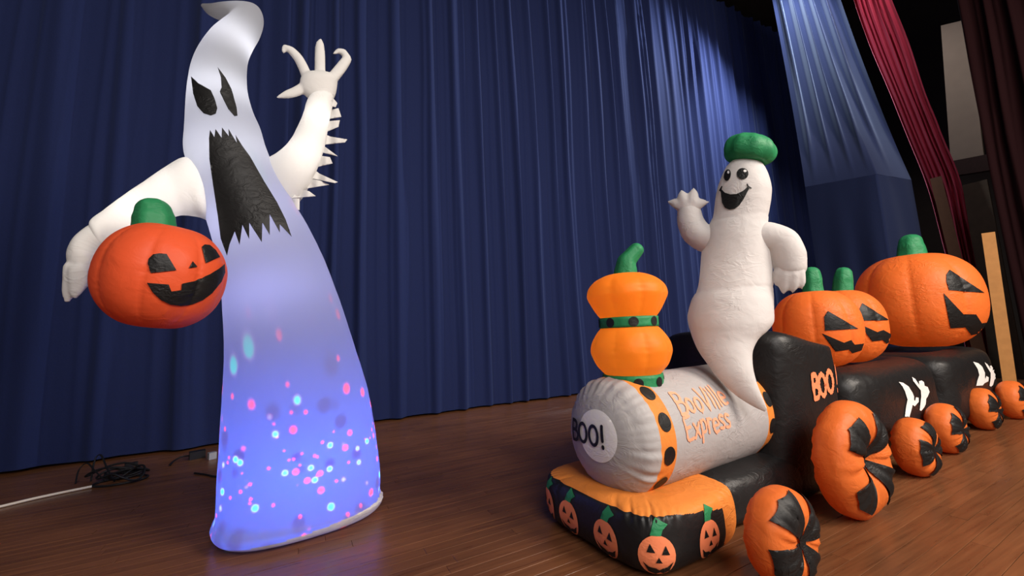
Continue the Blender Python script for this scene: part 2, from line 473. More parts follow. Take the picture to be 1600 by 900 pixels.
wall = make('wall_back', box((5, 7.6, 5.6), (23, .12, 11.3)), M_DARKWALL, None, False); tag(wall, 'dark back wall behind the blue stage curtain', kind='structure')
wall = make('wall_right', box((15.5, 3.0, 5.6), (.12, 9.2, 11.3)), M_DARKWALL, None, False); tag(wall, 'side wall of the stage wing, coloured dark for its lack of light', kind='structure')
ceil = make('ceiling', box((6.5, 4.6, 11.3), (19, 6.2, .12)), M_DARKWALL, None, False); tag(ceil, 'dark ceiling over the stage', kind='structure')

# lit patch of the wing wall made as a pale panel, dark beam below
def quad_slab(pts, depth):
    n = (pts[1]-pts[0]).cross(pts[3]-pts[0]).normalized()
    if n.dot(CAM-pts[0]) > 0: n = -n
    b = [p+n*depth for p in pts]
    return Geo().add(pts+b, [(0, 1, 2, 3), (7, 6, 5, 4), (0, 4, 5, 1), (1, 5, 6, 2), (2, 6, 7, 3), (3, 7, 4, 0)])
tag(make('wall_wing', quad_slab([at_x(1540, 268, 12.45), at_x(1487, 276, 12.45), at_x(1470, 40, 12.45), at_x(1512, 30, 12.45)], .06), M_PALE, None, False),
    'lit stretch of wall made as a pale plaster strip between dark curtains in the right wing', kind='structure')
tag(make('trim_1', quad_slab([at_x(1546, 266, 12.2), at_x(1482, 276, 12.2), at_x(1480, 253, 12.2), at_x(1542, 241, 12.2)], .14), M_BEAM, None, False), 'dark timber beam across the pale wing wall', kind='structure')

# ================================================================== CURTAINS
def pleats(x0, x1, seed, lo, hi):
    rnd = random.Random(seed); xs = [x0]
    while xs[-1] < x1: xs.append(xs[-1]+rnd.uniform(lo, hi))
    amps = [rnd.uniform(.5, 1.0) for _ in xs]
    return xs, amps
def fold(s, xs, amps):
    import bisect
    i = max(0, min(len(xs)-2, bisect.bisect_right(xs, s)-1))
    t = (s-xs[i])/(xs[i+1]-xs[i]); t = min(max(t, 0), 1)
    a = amps[i]*(1-t)+amps[i+1]*t
    return a*(.5+.5*math.cos(2*PI*t))**4.5
def curtain_geo(p0, p1, z0, z1, amp, seed, lo, hi, nz=36, dx=.022):
    """pleated sheet between two plan points; folds swing towards the camera side"""
    p0, p1 = V((*p0, 0)), V((*p1, 0)); L = (p1-p0).length; t = (p1-p0)/L; n = V((t.y, -t.x, 0))
    if n.dot(CAM-p0) < 0: n = -n
    xs, amps = pleats(-1, L+1, seed, lo, hi); xs2, amps2 = pleats(-1, L+1, seed+77, lo*.3, hi*.5)
    nx = int(L/dx); v = []; f = []
    for k in range(nz+1):
        z = z0+(z1-z0)*k/nz
        for i in range(nx+1):
            s = L*i/nx
            w = s + .06*noise.noise(V((s*.8, z*.2, seed))) + .012*noise.noise(V((s*3, z*.4, seed+5)))
            d = amp*fold(w, xs, amps) + amp*.30*fold(w+.03*math.sin(z*.7), xs2, amps2)*(.4+.6*min(1, z/2)) + .012*noise.noise(V((s*4, z*.5, seed)))
            d += amp*.5*noise.noise(V((s*.7, z*.12, seed+9)))
            hem = .012*noise.noise(V((s*2.0, seed, 0))) if k == 0 else 0
            v.append(p0+t*s+n*d+V((0, 0, z+hem)))
    for k in range(nz):
        for i in range(nx):
            a = k*(nx+1)+i; f.append((a, a+1, a+nx+2, a+nx+1))
    return Geo().add(v, f)
tag(make('stage_curtain', curtain_geo((-7.5, 6.04), (-.45, 6.33), 0.03, 10.9, .13, 5, .55, 1.05), M_CUR),
    'wide dark blue velour stage curtain panel behind the tall waving ghost, at left', 'curtain', 'blue back curtains')
tag(make('stage_curtain', curtain_geo((-.75, 6.40), (15.2, 7.06), .03, 10.9, .13, 21, .30, .66), M_CUR),
    'blue velour stage curtain panel with close folds behind the train', 'curtain', 'blue back curtains')

# blue side curtain pulled over a tall boxy stack
BA, BB, BC = at_x(1258, 292, 8.5), at_x(1370, 272, 8.5), at_y(1424, 281, at_x(1370, 272, 8.5).y)
side = empty('side_curtain', (9.0, 3.9, 0), 'blue curtain pulled sideways and draped over a tall boxy shape at right', 'curtain', None)
def drape_geo():
    g = Geo(); nx, nz = 130, 46; v = []; f = []
    T0, T1 = at_x(1196, -60, 9.9), at_x(1292, -60, 10.4)
    xs, amps = pleats(-.2, 1.2, 4, .13, .27)
    for k in range(nz+1):
        t = k/nz
        for i in range(nx+1):
            s = i/nx
            bs = s/.62 if s < .62 else (s-.62)/.38
            b = BA.lerp(BB, bs) if s < .62 else BB.lerp(BC, bs)
            top = T0.lerp(T1, s)
            p = b.lerp(top, t) + V((.25, .06, -.55))*math.sin(PI*t)*.8
            a = .02 + .30*min(1, t*1.6)*(1-.3*t)
            w = s + .03*noise.noise(V((s*6, t*2, 3)))*(1-t)
            p += V((-.8, -.45, 0))*a*(fold(w, xs, amps)-.4)*2.0*min(1, t*4)
            v.append(p)
    for k in range(nz):
        for i in range(nx):
            a = k*(nx+1)+i; f.append((a, a+1, a+nx+2, a+nx+1))
    return g.add(v, f)
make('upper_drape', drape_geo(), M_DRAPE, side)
def skirt_geo():
    v = []; f = []; nx, nz = 60, 24
    A0, B0, C0 = (V((p.x, p.y, 0)) for p in (BA, BB, BC))
    for k in range(nz+1):
        t = k/nz
        for i in range(nx+1):
            s = i/nx; e = A0.lerp(B0, s/.6) if s < .6 else B0.lerp(C0, (s-.6)/.4)
            zt = BA.z*(1-s/.6)+BB.z*s/.6 if s < .6 else BB.z*(1-(s-.6)/.4)+BC.z*(s-.6)/.4
            p = e + V((0, 0, .02+(zt-.02)*t)) + V((-.6, -.5, 0))*(.05*(1-t)*math.sin(s*26+1)+.03*noise.noise(V((s*7, t*2, 1))))
            v.append(p)
    for k in range(nz):
        for i in range(nx):
            a = k*(nx+1)+i; f.append((a, a+1, a+nx+2, a+nx+1))
    return Geo().add(v, f)
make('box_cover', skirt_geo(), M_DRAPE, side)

# red curtain hanging in the wing, pulled to the side
def red_geo():
    rows = [((1322, -50), (1376, -50)), ((1332, 0), (1392, 0)), ((1356, 70), (1420, 70)), ((1390, 150), (1446, 150)), ((1418, 220), (1472, 215)), ((1446, 290), (1500, 285)),
            ((1468, 370), (1514, 365)), ((1490, 460), (1530, 455)), ((1512, 575), (1545, 570))]
    xs, amps = pleats(0, 1, 9, .09, .2); v = []; f = []; nx = 70; R = []
    for (l, r) in rows: R.append((at_x(*l, 10.6), at_x(*r, 11.0)))
    fine = []
    for i in range(len(R)-1):
        a, b, c, d = R[max(i-1, 0)], R[i], R[i+1], R[min(i+2, len(R)-1)]
        for k in range(5): fine.append(tuple(crom(a[j], b[j], c[j], d[j], k/5) for j in (0, 1)))
    fine.append(R[-1])
    for k, (l, r) in enumerate(fine):
        for i in range(nx+1):
            s = i/nx; p = l.lerp(r, s) + V((-.9, -.4, 0))*.14*fold(s+.02*noise.noise(V((s*3, k*.2, 4))), xs, amps)*1.4
            v.append(p)
    for k in range(len(fine)-1):
        for i in range(nx):
            a = k*(nx+1)+i; f.append((a, a+1, a+nx+2, a+nx+1))
    return Geo().add(v, f)
tag(make('wing_curtain', red_geo(), M_RED), 'crimson curtain pulled aslant between the blue drape and pale wall', 'curtain')
tag(make('leg_curtain', curtain_geo((9.25, at_x(1536, 200, 9.25).y), (9.0, -1.4), .03, 8.2, .09, 31, .2, .4, 30, .02), M_REDSHADE),
    'red leg curtain, coloured near black for lack of light, at the right edge behind the wooden post', 'curtain')

# timber in the wing
def bar(a, b, w, d):
    a, b = V(a), V(b); t = (b-a).normalized(); n = V((CAM.x-a.x, CAM.y-a.y, 0)).normalized(); s = t.cross(n).normalized(); n = s.cross(t)
    v = []
    for p in (a, b):
        for i, j in ((-1, -1), (1, -1), (1, 1), (-1, 1)): v.append(p+s*w/2*i+n*d/2*j)
    return Geo().add(v, [(0, 3, 2, 1), (4, 5, 6, 7), (0, 1, 5, 4), (1, 2, 6, 5), (2, 3, 7, 6), (3, 0, 4, 7)])
pb, pt = at_x(1580, 616, 8.6), at_x(1544, 364, 8.6)
pb.z = 0.0
tag(make('timber_post', bar(pb, V((pt.x, pt.y, pt.z)), .125, .09), M_POST, None, False), 'light wooden post standing upright beside the largest pumpkin', 'post')
lb, lt = at_x(1500, 430, 10.2), at_x(1462, 278, 10.4)
lbb = lt + (lb-lt)*(lt.z/(lt.z-lb.z))
tag(make('timber_plank', bar(lbb, lt, .15, .06), plain('brown_plank', (.07, .03, .014), .7, .2, 14, .2), None, False), 'dim brown plank leaning in the dark wing left of the post', 'plank')
fl = [at_x(1494, 292, 11.6), at_x(1542, 280, 11.6), at_x(1556, 372, 11.6), at_x(1502, 384, 11.6)]
base = V((0, 0, 0)); fz = [V((p.x, p.y, 0)) for p in (fl[3], fl[2])]
tag(make('scenery_panel', quad_slab([fl[0], fl[1], V((11.6, fl[1].y, 0)), V((11.6, fl[0].y, 0))], .05), plain('dull_brown_board', (.05, .035, .022), .8, .2, 8, .3), None, False),
    'dull brown board standing below the pale wall strip', 'panel')

# ================================================================== TALL GHOST
GB = V((-.06, 3.25, 0))
gn = V((GB.x, GB.y, 0)).normalized()            # away from the camera
ghost = empty('inflatable_ghost', GB, 'tall white inflatable ghost with screaming mouth, lit inside by coloured spots', 'inflatable ghost')
def G(px, py, fwd=0.0): return on_plane(px, py, GB-gn*fwd, gn)
def px_sections(rows, conv, n):
    secs = []
    for (l, r, k, p) in rows:
        a, b = conv(*l), conv(*r); c = (a+b)/2; U = (b-a)/2
        secs.append((c, U, n*U.length*k, p))
    return secs
rows = [((372, 849), (560, 826), .55, 2.4), ((352, 842), (580, 808), .72, 2.5), ((340, 826), (589, 792), .78, 2.5), ((338, 800), (592, 765), .78, 2.4), ((340, 750), (593, 735), .76, 2.3), ((343, 700), (589, 695), .75, 2.2),
        ((346, 650), (582, 650), .74, 2.1), ((349, 600), (572, 600), .74, 2), ((350, 550), (557, 550), .74, 2), ((348, 500), (541, 500), .74, 2),
        ((345, 455), (524, 452), .75, 2), ((338, 400), (504, 400), .76, 2), ((325, 350), (480, 352), .78, 2), ((310, 305), (455, 310), .8, 2),
        ((296, 265), (430, 265), .82, 2), ((287, 235), (416, 232), .85, 2), ((288, 205), (407, 203), .86, 2), ((290, 170), (394, 172), .88, 2),
        ((293, 135), (386, 137), .88, 2), ((300, 100), (387, 98), .86, 2), ((312, 74), (396, 74), .82, 2), ((328, 52), (407, 54), .8, 2),
        ((343, 41), (412, 32), .78, 2), ((354, 35), (404, 14), .78, 2), ((349, 31), (380, 7), .8, 2), ((334, 26), (352, 6), .8, 2), ((323, 20), (333, 7), .8, 2), ((314, 9), (317, 6), .8, 2)]
def ghost_disp(a, t, p):
    d = .012*noise.noise(V((p.x*3, p.y*3, p.z*2.2))) + .004*noise.noise(p*14)
    d += .010*math.exp(-((p.z-.11)/.03)**2)*math.sin(a*34)      # puckers along the hem
    d += .006*math.exp(-((p.z-2.35)/.10)**2)*math.sin(p.z*160+math.sin(a*3)*2)   # creases under the eyes
    return d
secs = px_sections(rows, G, gn)
# seat the foot on the floor: the base ring is level
foot = []
for k, (sc, z) in enumerate(((.80, .006), (.96, .03))):
    foot.append((V((GB.x-.02, GB.y, z)), V((math.cos(.16), math.sin(.16), 0))*.5*sc, V((-math.sin(.16), math.cos(.16), 0))*.38*sc, 2.5))
secs = foot + [(V((GB.x-.02, GB.y, .085)), V((math.cos(.13), math.sin(.13), 0))*.515, V((-math.sin(.13), math.cos(.13), 0))*.40, 2.5)] + [s for s in secs[3:]]
gh = loft(secs, 96, 6, ghost_disp)
gh_bvh = gh.bvh()
hem_z = lambda c: c.z < .075 + .03*math.sin(c.x*3.0)
make('body', gh.select(lambda c: not hem_z(c)), M_GHOST, ghost)
make('base_hem', gh.select(hem_z), M_HEM, ghost)
for nm, z, lp in (('eye', (80, 0, .3125), [(705, 385), (740, 420), (800, 455), (820, 500), (832, 545), (825, 572), (800, 582), (765, 570), (735, 535), (715, 470)]),
                  ('eye', (80, 0, .3125), [(832, 338), (870, 390), (900, 450), (925, 540), (930, 582), (915, 585), (885, 550), (860, 500), (843, 462), (852, 440), (848, 390)]),
                  ('mouth', (310, 180, .2443), [(72, 150), (78, 98), (105, 143), (112, 92), (150, 148), (152, 82), (195, 138), (192, 90), (215, 130), (245, 180), (235, 128), (280, 200), (330, 270), (420, 430), (500, 560), (555, 670), (595, 782), (518, 700), (520, 755), (455, 637), (457, 770), (410, 690), (407, 815), (328, 690), (328, 795), (285, 705), (268, 832), (237, 745), (205, 830), (190, 900), (150, 790), (130, 640), (100, 450), (75, 280)])):
    print_px(nm, [zoomed(lp, *z)], gh_bvh, M_PRINT, ghost, .008, 4.0)
# raised arm at the right
def ring(l, r, k, fwd, p=2.0):
    a, b = G(*l, fwd), G(*r, fwd); return ((a+b)/2, (b-a)/2, gn*((b-a).length/2*k), p)
def arm_disp(a, t, p): return .03*noise.noise(p*7) + .012*noise.noise(p*22)
arm = loft([ring((398, 262), (440, 345), .5, -.10), ring((418, 250), (462, 322), .8, -.05), ring((437, 238), (478, 300), .85, 0), ring((455, 218), (494, 268), .85, .03),
            ring((466, 196), (507, 232), .85, .05), ring((474, 176), (513, 198), .88, .06), ring((479, 160), (519, 168), .9, .06), ring((484, 150), (521, 152), .85, .06), ring((492, 144), (514, 144), .6, .06)], 40, 6, arm_disp)
a_r = make('arm', arm, M_GARM, ghost)
frn = [[(375, 85), (440, 45), (482, 95), (470, 122), (385, 100)], [(440, 150), (490, 130), (510, 190), (450, 208)], [(432, 225), (500, 215), (490, 260), (440, 300)],
       [(420, 305), (478, 330), (552, 350), (535, 370), (410, 388)], [(400, 380), (416, 384), (485, 468), (402, 436)], [(380, 460), (430, 475), (448, 518), (345, 552)],
       [(345, 545), (400, 590), (485, 650), (465, 657), (310, 615)], [(300, 618), (360, 640), (425, 668), (265, 702)], [(262, 695), (285, 715), (330, 748), (205, 762)], [(170, 765), (216, 765), (216, 845), (178, 835)]]
for lp in frn:
    mx_ = sum(p[0] for p in lp)/len(lp); lp = [(p[0]-(45 if p[0] < mx_ else 0), p[1]) for p in lp]
    q = zoomed(lp, 420, 140, .2222); c = V((sum(p[0] for p in q)/len(q), sum(p[1] for p in q)/len(q)))
    vs, fs = fill2d([q], 3.0); g = Geo(); n = len(vs)
    fr = [G(p[0], p[1], .05+.02*math.sin((p[0]-c.x)*.22)) for p in vs]
    g.add(fr+[p+gn*.006 for p in fr], [t for t in fs]+[tuple(i+n for i in reversed(t)) for t in fs])
    make('sleeve_tatter', g, M_GARM, a_r)
mpp = (G(501, 100)-G(500, 100)).length        # metres per pixel at the ghost
def hand_tube(pts, rad, fwd=.06, fl=.75):
    return tube([G(p[0], p[1], fwd+(p[2] if len(p) > 2 else 0)) for p in pts], [r*mpp for r in rad], 14, 4, gn, fl)
palm = loft([ring((489, 158), (515, 160), .6, .06), ring((478, 150), (523, 152), .55, .06), ring((469, 138), (527, 136), .5, .06), ring((469, 124), (527, 124), .48, .07), ring((474, 115), (521, 117), .42, .07), ring((484, 112), (512, 113), .3, .07)], 28, 5)
hand = fuse(union(palm, hand_tube([(480, 122), (475, 108), (466, 91), (455, 79), (446, 74)], (8, 8, 7.5, 6.5, 4.5)), hand_tube([(446, 74), (443, 80), (444, 83)], (4.5, 3, 1.5)),
                  hand_tube([(500, 122), (500, 105), (500, 87), (500, 70), (501, 63)], (8.5, 8.2, 8, 6.5, 3)),
                  hand_tube([(518, 124), (528, 112), (537, 100), (542, 91), (537, 82)], (8.5, 8.5, 8, 7.5, 6)), hand_tube([(537, 82), (529, 80), (521, 84)], (6, 4.5, 1.6)),
                  hand_tube([(476, 136), (463, 143), (448, 148), (433, 152)], (8, 7.5, 6, 1.6))), .0085)
make('hand', hand, M_GARM, a_r)
# lowered arm at the left, reaching over the pumpkin
arm = loft([ring((345, 285), (348, 345), .5, -.05), ring((318, 262), (328, 345), .8, 0), ring((293, 248), (305, 338), .85, .02), ring((262, 262), (280, 335), .85, .06), ring((228, 284), (250, 345), .85, .12),
            ring((196, 305), (218, 358), .85, .2), ring((168, 326), (190, 374), .85, .26), ring((146, 342), (172, 386), .85, .3), ring((140, 352), (160, 388), .6, .31)], 40, 6, arm_disp)
a_l = make('arm', arm, M_GARM, ghost)
palm = loft([ring((150, 346), (168, 385), .6, .31), ring((133, 356), (158, 396), .7, .32), ring((115, 372), (148, 412), .7, .34), ring((104, 394), (143, 424), .6, .35), ring((106, 415), (139, 430), .5, .35), ring((112, 428), (132, 436), .4, .35)], 28, 5)
hand = fuse(union(palm, hand_tube([(114, 418), (112, 436), (108, 456), (105, 469)], (8, 7.5, 6, 3), .36), hand_tube([(122, 424), (122, 440), (119, 454), (117, 463)], (8.5, 8, 6, 3), .38),
                  hand_tube([(132, 418), (132, 432), (127, 446), (122, 458)], (8, 7, 5.5, 2.5), .34)), .0085)
make('hand', hand, M_GARM, a_l)
ARMS = [(G(472, 245, .0), 1.0), (G(497, 185, .06), .6), (G(270, 300, .05), .9), (G(205, 335, .2), .6)]
# lamps inside the ghost: a rotating-dot projector at the foot and plain diodes higher up
def inner(name, loc, energy, color, rad=.05):
    return lamp(name, 'POINT', loc, energy, color, rad)
proj = inner('dot_projector', (GB.x-.02, GB.y+.02, .40), 300, (1, 1, 1), .006)
l = proj.data; l.use_nodes = True; nt = l.node_tree; N = nt.nodes; L = nt.links
em = [n for n in N if n.type == 'EMISSION'][0]
tc = N.new('ShaderNodeTexCoord')
def dots(scale, thr, soft, seed):
    mp = N.new('ShaderNodeMapping'); mp.inputs['Location'].default_value = (seed, seed*.7, seed*1.3); mp.inputs['Scale'].default_value = (scale, scale, scale)
    L.new(tc.outputs['Normal'], mp.inputs[0])
    vo = N.new('ShaderNodeTexVoronoi'); vo.inputs['Scale'].default_value = 1; vo.inputs['Randomness'].default_value = .8
    L.new(mp.outputs[0], vo.inputs['Vector'])
    mr = N.new('ShaderNodeMapRange'); mr.inputs[1].default_value = thr-soft; mr.inputs[2].default_value = thr+soft; mr.inputs[3].default_value = 1; mr.inputs[4].default_value = 0
    L.new(vo.outputs['Distance'], mr.inputs[0])
    sp = N.new('ShaderNodeSeparateColor'); L.new(vo.outputs['Color'], sp.inputs[0])
    return mr.outputs[0], sp.outputs[0], sp.outputs[1]
def math_node(op, a, b):
    n = N.new('ShaderNodeMath'); n.operation = op
    for i, q in enumerate((a, b)):
        if isinstance(q, (int, float)): n.inputs[i].default_value = q
        else: L.new(q, n.inputs[i])
    return n.outputs[0]
def mixc(f, a, b, bt='MIX'):
    n = N.new('ShaderNodeMix'); n.data_type = 'RGBA'; n.blend_type = bt
    if isinstance(f, (int, float)): n.inputs[0].default_value = f
    else: L.new(f, n.inputs[0])
    for i, q in ((6, a), (7, b)):
        if isinstance(q, tuple): n.inputs[i].default_value = (*q, 1)
        else: L.new(q, n.inputs[i])
    return n.outputs[2]
m1, c1, d1 = dots(5.7, .25, .07, 3.1)
m2, c2, d2 = dots(4.4, .36, .10, 7.7)
m3, c3, d3 = dots(11.0, .22, .06, 1.9)
rp = N.new('ShaderNodeValToRGB'); rp.color_ramp.interpolation = 'CONSTANT'
e = rp.color_ramp.elements; e[0].position = 0; e[0].color = (.0, .75, .62, 1); e[1].position = .4; e[1].color = (1, .03, .10, 1)
q = e.new(.78); q.color = (.0, .8, .5, 1)
L.new(c1, rp.inputs[0])
on1 = math_node('MAXIMUM', math_node('MULTIPLY', m1, math_node('GREATER_THAN', d1, .45)), math_node('MULTIPLY', m3, math_node('GREATER_THAN', d3, .78)))
csel = mixc(math_node('MULTIPLY', m1, math_node('GREATER_THAN', d1, .45)), (1, .03, .10), rp.outputs[0])
on2 = math_node('MULTIPLY', m2, math_node('GREATER_THAN', d2, .5))
base_c = mixc(on2, (.03, .11, 1.0), (.01, .01, .45))
colr = mixc(on1, base_c, csel)
L.new(colr, em.inputs[0]); 
boost = N.new('ShaderNodeMapRange'); boost.inputs[3].default_value = .062; boost.inputs[4].default_value = .20
L.new(on1, boost.inputs[0]); L.new(boost.outputs[0], em.inputs[1])
for (px, py, w, c) in ((454, 600, 2.2, (.07, .13, 1)), (430, 460, 3.4, (.40, .43, 1)), (392, 350, 2.8, (.62, .64, 1)), (356, 245, 2.2, (.86, .88, 1)), (344, 150, 1.9, (.92, .93, 1)), (368, 68, 1.5, (.94, .94, 1))):
    inner('ghost_diode', G(px, py), w, c, .10)
for q, w in ARMS: inner('arm_diode', q, w, (1, .95, .92), .06)

# ================================================================== PUMPKIN HELD BY THE TALL GHOST
def pumpkin_geo(c, rx, rz, ribs=8, depth=.05, phase=0.0, tilt=(0, 0), flat=2.25, wr=.006, nu=144, nv=72, dimple=.10):
    R = Matrix.Rotation(tilt[0], 3, 'X') @ Matrix.Rotation(tilt[1], 3, 'Y'); v = []; f = []
    sw = PI*2/ribs
    for i in range(nv+1):
        ph = PI*i/nv; cz = math.cos(ph); sr = math.sin(ph)
        rr = abs(sr)**(2/flat); zz = math.copysign(abs(cz)**(2/flat), cz)
        for j in range(nu):
            a = 2*PI*j/nu + phase
            q = abs(math.sin((a-phase)*ribs/2)); rib = 1-depth*(1-q**.6)*(.35+.65*sr)
            near = math.exp(-(q/.40)**2)
            r = rr*rib*(1 + wr*near*math.sin(zz*64+5*noise.noise(V((a*3, zz*3, 0))))*(.6+1.6*noise.noise(V((zz*5, a*1.5, 3))))*(1-.6*abs(zz)) + .012*noise.noise(V((math.cos(a)*2, math.sin(a)*2, zz*2))))
            z = zz*(1-dimple*max(0, 1-rr/.55)**2)
            v.append(V(c) + R @ V((rx*r*math.cos(a), rx*r*math.sin(a), rz*z)))
    for i in range(nv):
        for j in range(nu):
            k = (j+1) % nu; f.append((i*nu+j, i*nu+k, (i+1)*nu+k, (i+1)*nu+j))
    return Geo().add(v, f)
def stem_geo(p, top, r0, r1, bend=(0, 0, 0)):
    p, top = V(p), V(top); mid = (p+top)/2 + V(bend)
    def d(a, t, q): return .05*math.sin(a*6) + .05*noise.noise(q*12)
    return tube([p, p.lerp(mid, .5)*1.0, mid, mid.lerp(top, .5), top], [r0*1.05, r0, (r0+r1)/2, r1*1.02, r1*.92], 24, 4, None, 1, True, d)
hp_c = on_plane(256, 432, V((-.85, 2.62, 0)), V((-.3, .95, 0)).normalized())
_d = (hp_c-CAM).length
held = empty('held_pumpkin', (hp_c.x, hp_c.y, hp_c.z-.34), 'red-orange grinning jack-o-lantern hanging from the tall ghost\'s lowered hand', 'pumpkin')
hpr = .268*_d/2.75
hg = pumpkin_geo(hp_c, hpr, hpr*1.03, 8, .045, 0, (.10, .16), 2.2, .014)
make('shell', hg, M_PUMP, held); hb = hg.bvh()
sp0 = on_plane(243, 356, hp_c, gn); sp1 = on_plane(240, 331, hp_c, gn)
make('stem', stem_geo(sp0-V((0, 0, .03)), sp1, .088, .082), M_GREEN, held)
for nm, lp in (('eye', [(68, 295), (75, 255), (110, 215), (165, 205), (228, 210), (312, 350), (92, 375)]), ('eye', [(530, 150), (555, 128), (600, 132), (650, 175), (688, 235), (565, 290)]),
               ('nose', [(450, 272), (490, 320), (417, 333)]), ('mouth', [(58, 460), (245, 475), (268, 535), (352, 523), (357, 468), (480, 440), (600, 385), (680, 335), (728, 295), (732, 370), (700, 450), (620, 550), (540, 610), (440, 650), (350, 660), (260, 648), (180, 610), (110, 545)])):
    print_px(nm, [zoomed(lp, 220, 360, .1777)], hb, M_PRINT, held, .006, 3.5)

# ================================================================== TRAIN
TA = math.radians(4.9); e1 = V((math.cos(TA), math.sin(TA), 0)); e2 = V((-math.sin(TA), math.cos(TA), 0)); ez = V((0, 0, 1))
T0 = V((1.45, 1.99, 0))
def T(a, b, z): return T0 + e1*a + e2*b + ez*z          # along the train, across it (+ away from the camera), up
loco = empty('inflatable_locomotive', T(1.0, 0, 0), 'inflatable halloween steam locomotive with grey boiler and pumpkin chimney', 'inflatable train')
def puffy(a0, a1, b0, b1, zs, p=5.0, n=96, sub=5, disp=None):
    """zs: (z, inset along, inset across) from the floor to the top"""
    secs = []
    for s in zs:
        z, ia, ib = s[:3]; pp = s[3] if len(s) > 3 else p
        secs.append((T((a0+a1)/2, (b0+b1)/2, z), e1*((a1-a0)/2-ia), e2*((b1-b0)/2-ib), pp))
    return loft(secs, n, sub, disp)
def bdisp(amp=.012, s=5):
    return lambda a, t, p: amp*noise.noise(p*s) + amp*.35*noise.noise(p*s*3.3)
# front skirt
sk = puffy(-.10, .72, -.48, .50, [(.004, .09, .09), (.03, .03, .03), (.10, .0, .0), (.20, .0, .0), (.262, .012, .012), (.288, .03, .03), (.305, .07, .07, 4), (.315, .14, .16, 4), (.30, .24, .30, 3), (.27, .34, .42, 2.5)], 4.6, 320, 10,
           lambda a, t, p: .010*noise.noise(p*6) + .008*math.exp(-((p.z-.285)/.03)**2)*math.sin(a*40)
           - .05*math.exp(-((p.z-.30)/.03)**2)*sum(math.exp(-((a-q)/.045)**2) for q in (2.86, 3.35, 3.62, 4.05)))
sk_b = sk.bvh()
sx = lambda c: (c-T0).dot(e1)
sy = lambda c: (c-T0).dot(e2)
stop = lambda c: c.z > (.285 - (.05*min(1, max(0, (sx(c)-.1)/.35)) if sy(c) < 0 else 0)) or sx(c) > .47
make('skirt_top', sk.select(stop), M_TANG, loco)
band = make('skirt_band', sk.select(lambda c: not stop(c)), M_BLACK, loco)
for (px, py) in ((858, 792), (889, 811), (946, 845), (1028, 872), (1105, 866)):
    h = sk_b.ray_cast(CAM, ray(px, py))
    if h[0] is None: h = sk_b.find_nearest(CAM+ray(px, py)*2.7)
    n = V((h[1].x, h[1].y, 0)).normalized(); u = n.cross(ez)*-1; o = V((h[0].x, h[0].y, .122))
    if u.dot(CR) < 0: u = -u
    k = .094
    pr = print_at('pumpkin_print', [oval(0, 0, .93*k, 1.0*k)], o, u, ez, n, sk_b, M_LETTER, band, .004, .02)
    print_at('stem_print', [[(-.30*k, .98*k), (-.16*k, 1.35*k), (.12*k, 1.72*k), (.66*k, 1.42*k), (.36*k, 1.2*k), (.24*k, .95*k)]], o, u, ez, n, sk_b, M_GREEN, band, .005, .02)
    print_at('face_print', [[(-.52*k, .22*k), (-.34*k, .62*k), (-.12*k, .2*k)], [(.2*k, .12*k), (.42*k, .52*k), (.6*k, .08*k)], [(-.12*k, -.26*k), (.04*k, .0), (.2*k, -.28*k)],
                            [(-.72*k, -.25*k), (-.45*k, -.48*k), (-.1*k, -.55*k), (.05*k, -.66*k), (.2*k, -.56*k), (.45*k, -.5*k), (.76*k, -.28*k), (.55*k, -.72*k), (.25*k, -.86*k), (.1*k, -.78*k), (-.1*k, -.9*k), (-.45*k, -.76*k)]],
             o, u, ez, n, sk_b, M_PRINT, band, .007, .015)
# chassis and cab
ch = puffy(.58, 2.15, -.42, .45, [(.004, .08, .08), (.04, .02, .02), (.14, 0, 0), (.25, .02, .02), (.30, .08, .08), (.32, .2, .2), (.325, .35, .35)], 4.5, 96, 4, bdisp(.015))
make('chassis', ch, M_BLACK, loco)
def cab_geo():
    secs = []
    for z, a0, a1, b0, b1, sl in ((.02, 1.33, 2.26, -.40, .56, 0), (.1, 1.28, 2.28, -.43, .60, 0), (.35, 1.31, 2.28, -.43, .60, 0), (.7, 1.34, 2.27, -.44, .62, 0), (.95, 1.36, 2.26, -.44, .62, .01), (1.06, 1.37, 2.25, -.43, .61, .05), (1.10, 1.41, 2.22, -.39, .56, .09), (1.115, 1.52, 2.1, -.28, .45, .07), (1.12, 1.75, 1.9, -.1, .2, .01)):
        c = T((a0+a1)/2, (b0+b1)/2, z-sl*.3)
        secs.append((c, e1*((a1-a0)/2) - ez*sl*1.0, e2*((b1-b0)/2), 5.0 if z < 1.1 else 4.0))
    return loft(secs, 112, 5, bdisp(.018, 4))
cab = cab_geo(); cab_b = cab.bvh()
cabo = make('cab', cab, M_BLACK, loco)
h = cab_b.ray_cast(CAM, ray(1285, 600))
print_text('lettering', 'BOO', .165, .22, h[0]+e1*.0, e1, ez, -e2, cab_b, M_LETTER, cabo, .006, jit=.05, gap=-.02, seed=4)
h2 = cab_b.ray_cast(CAM, ray(1306, 592))
if h2[0]: print_text('lettering', '!', .19, .15, h2[0]+ez*.0, e1, ez, -e2, cab_b, M_LETTER, cabo, .006, seed=2)
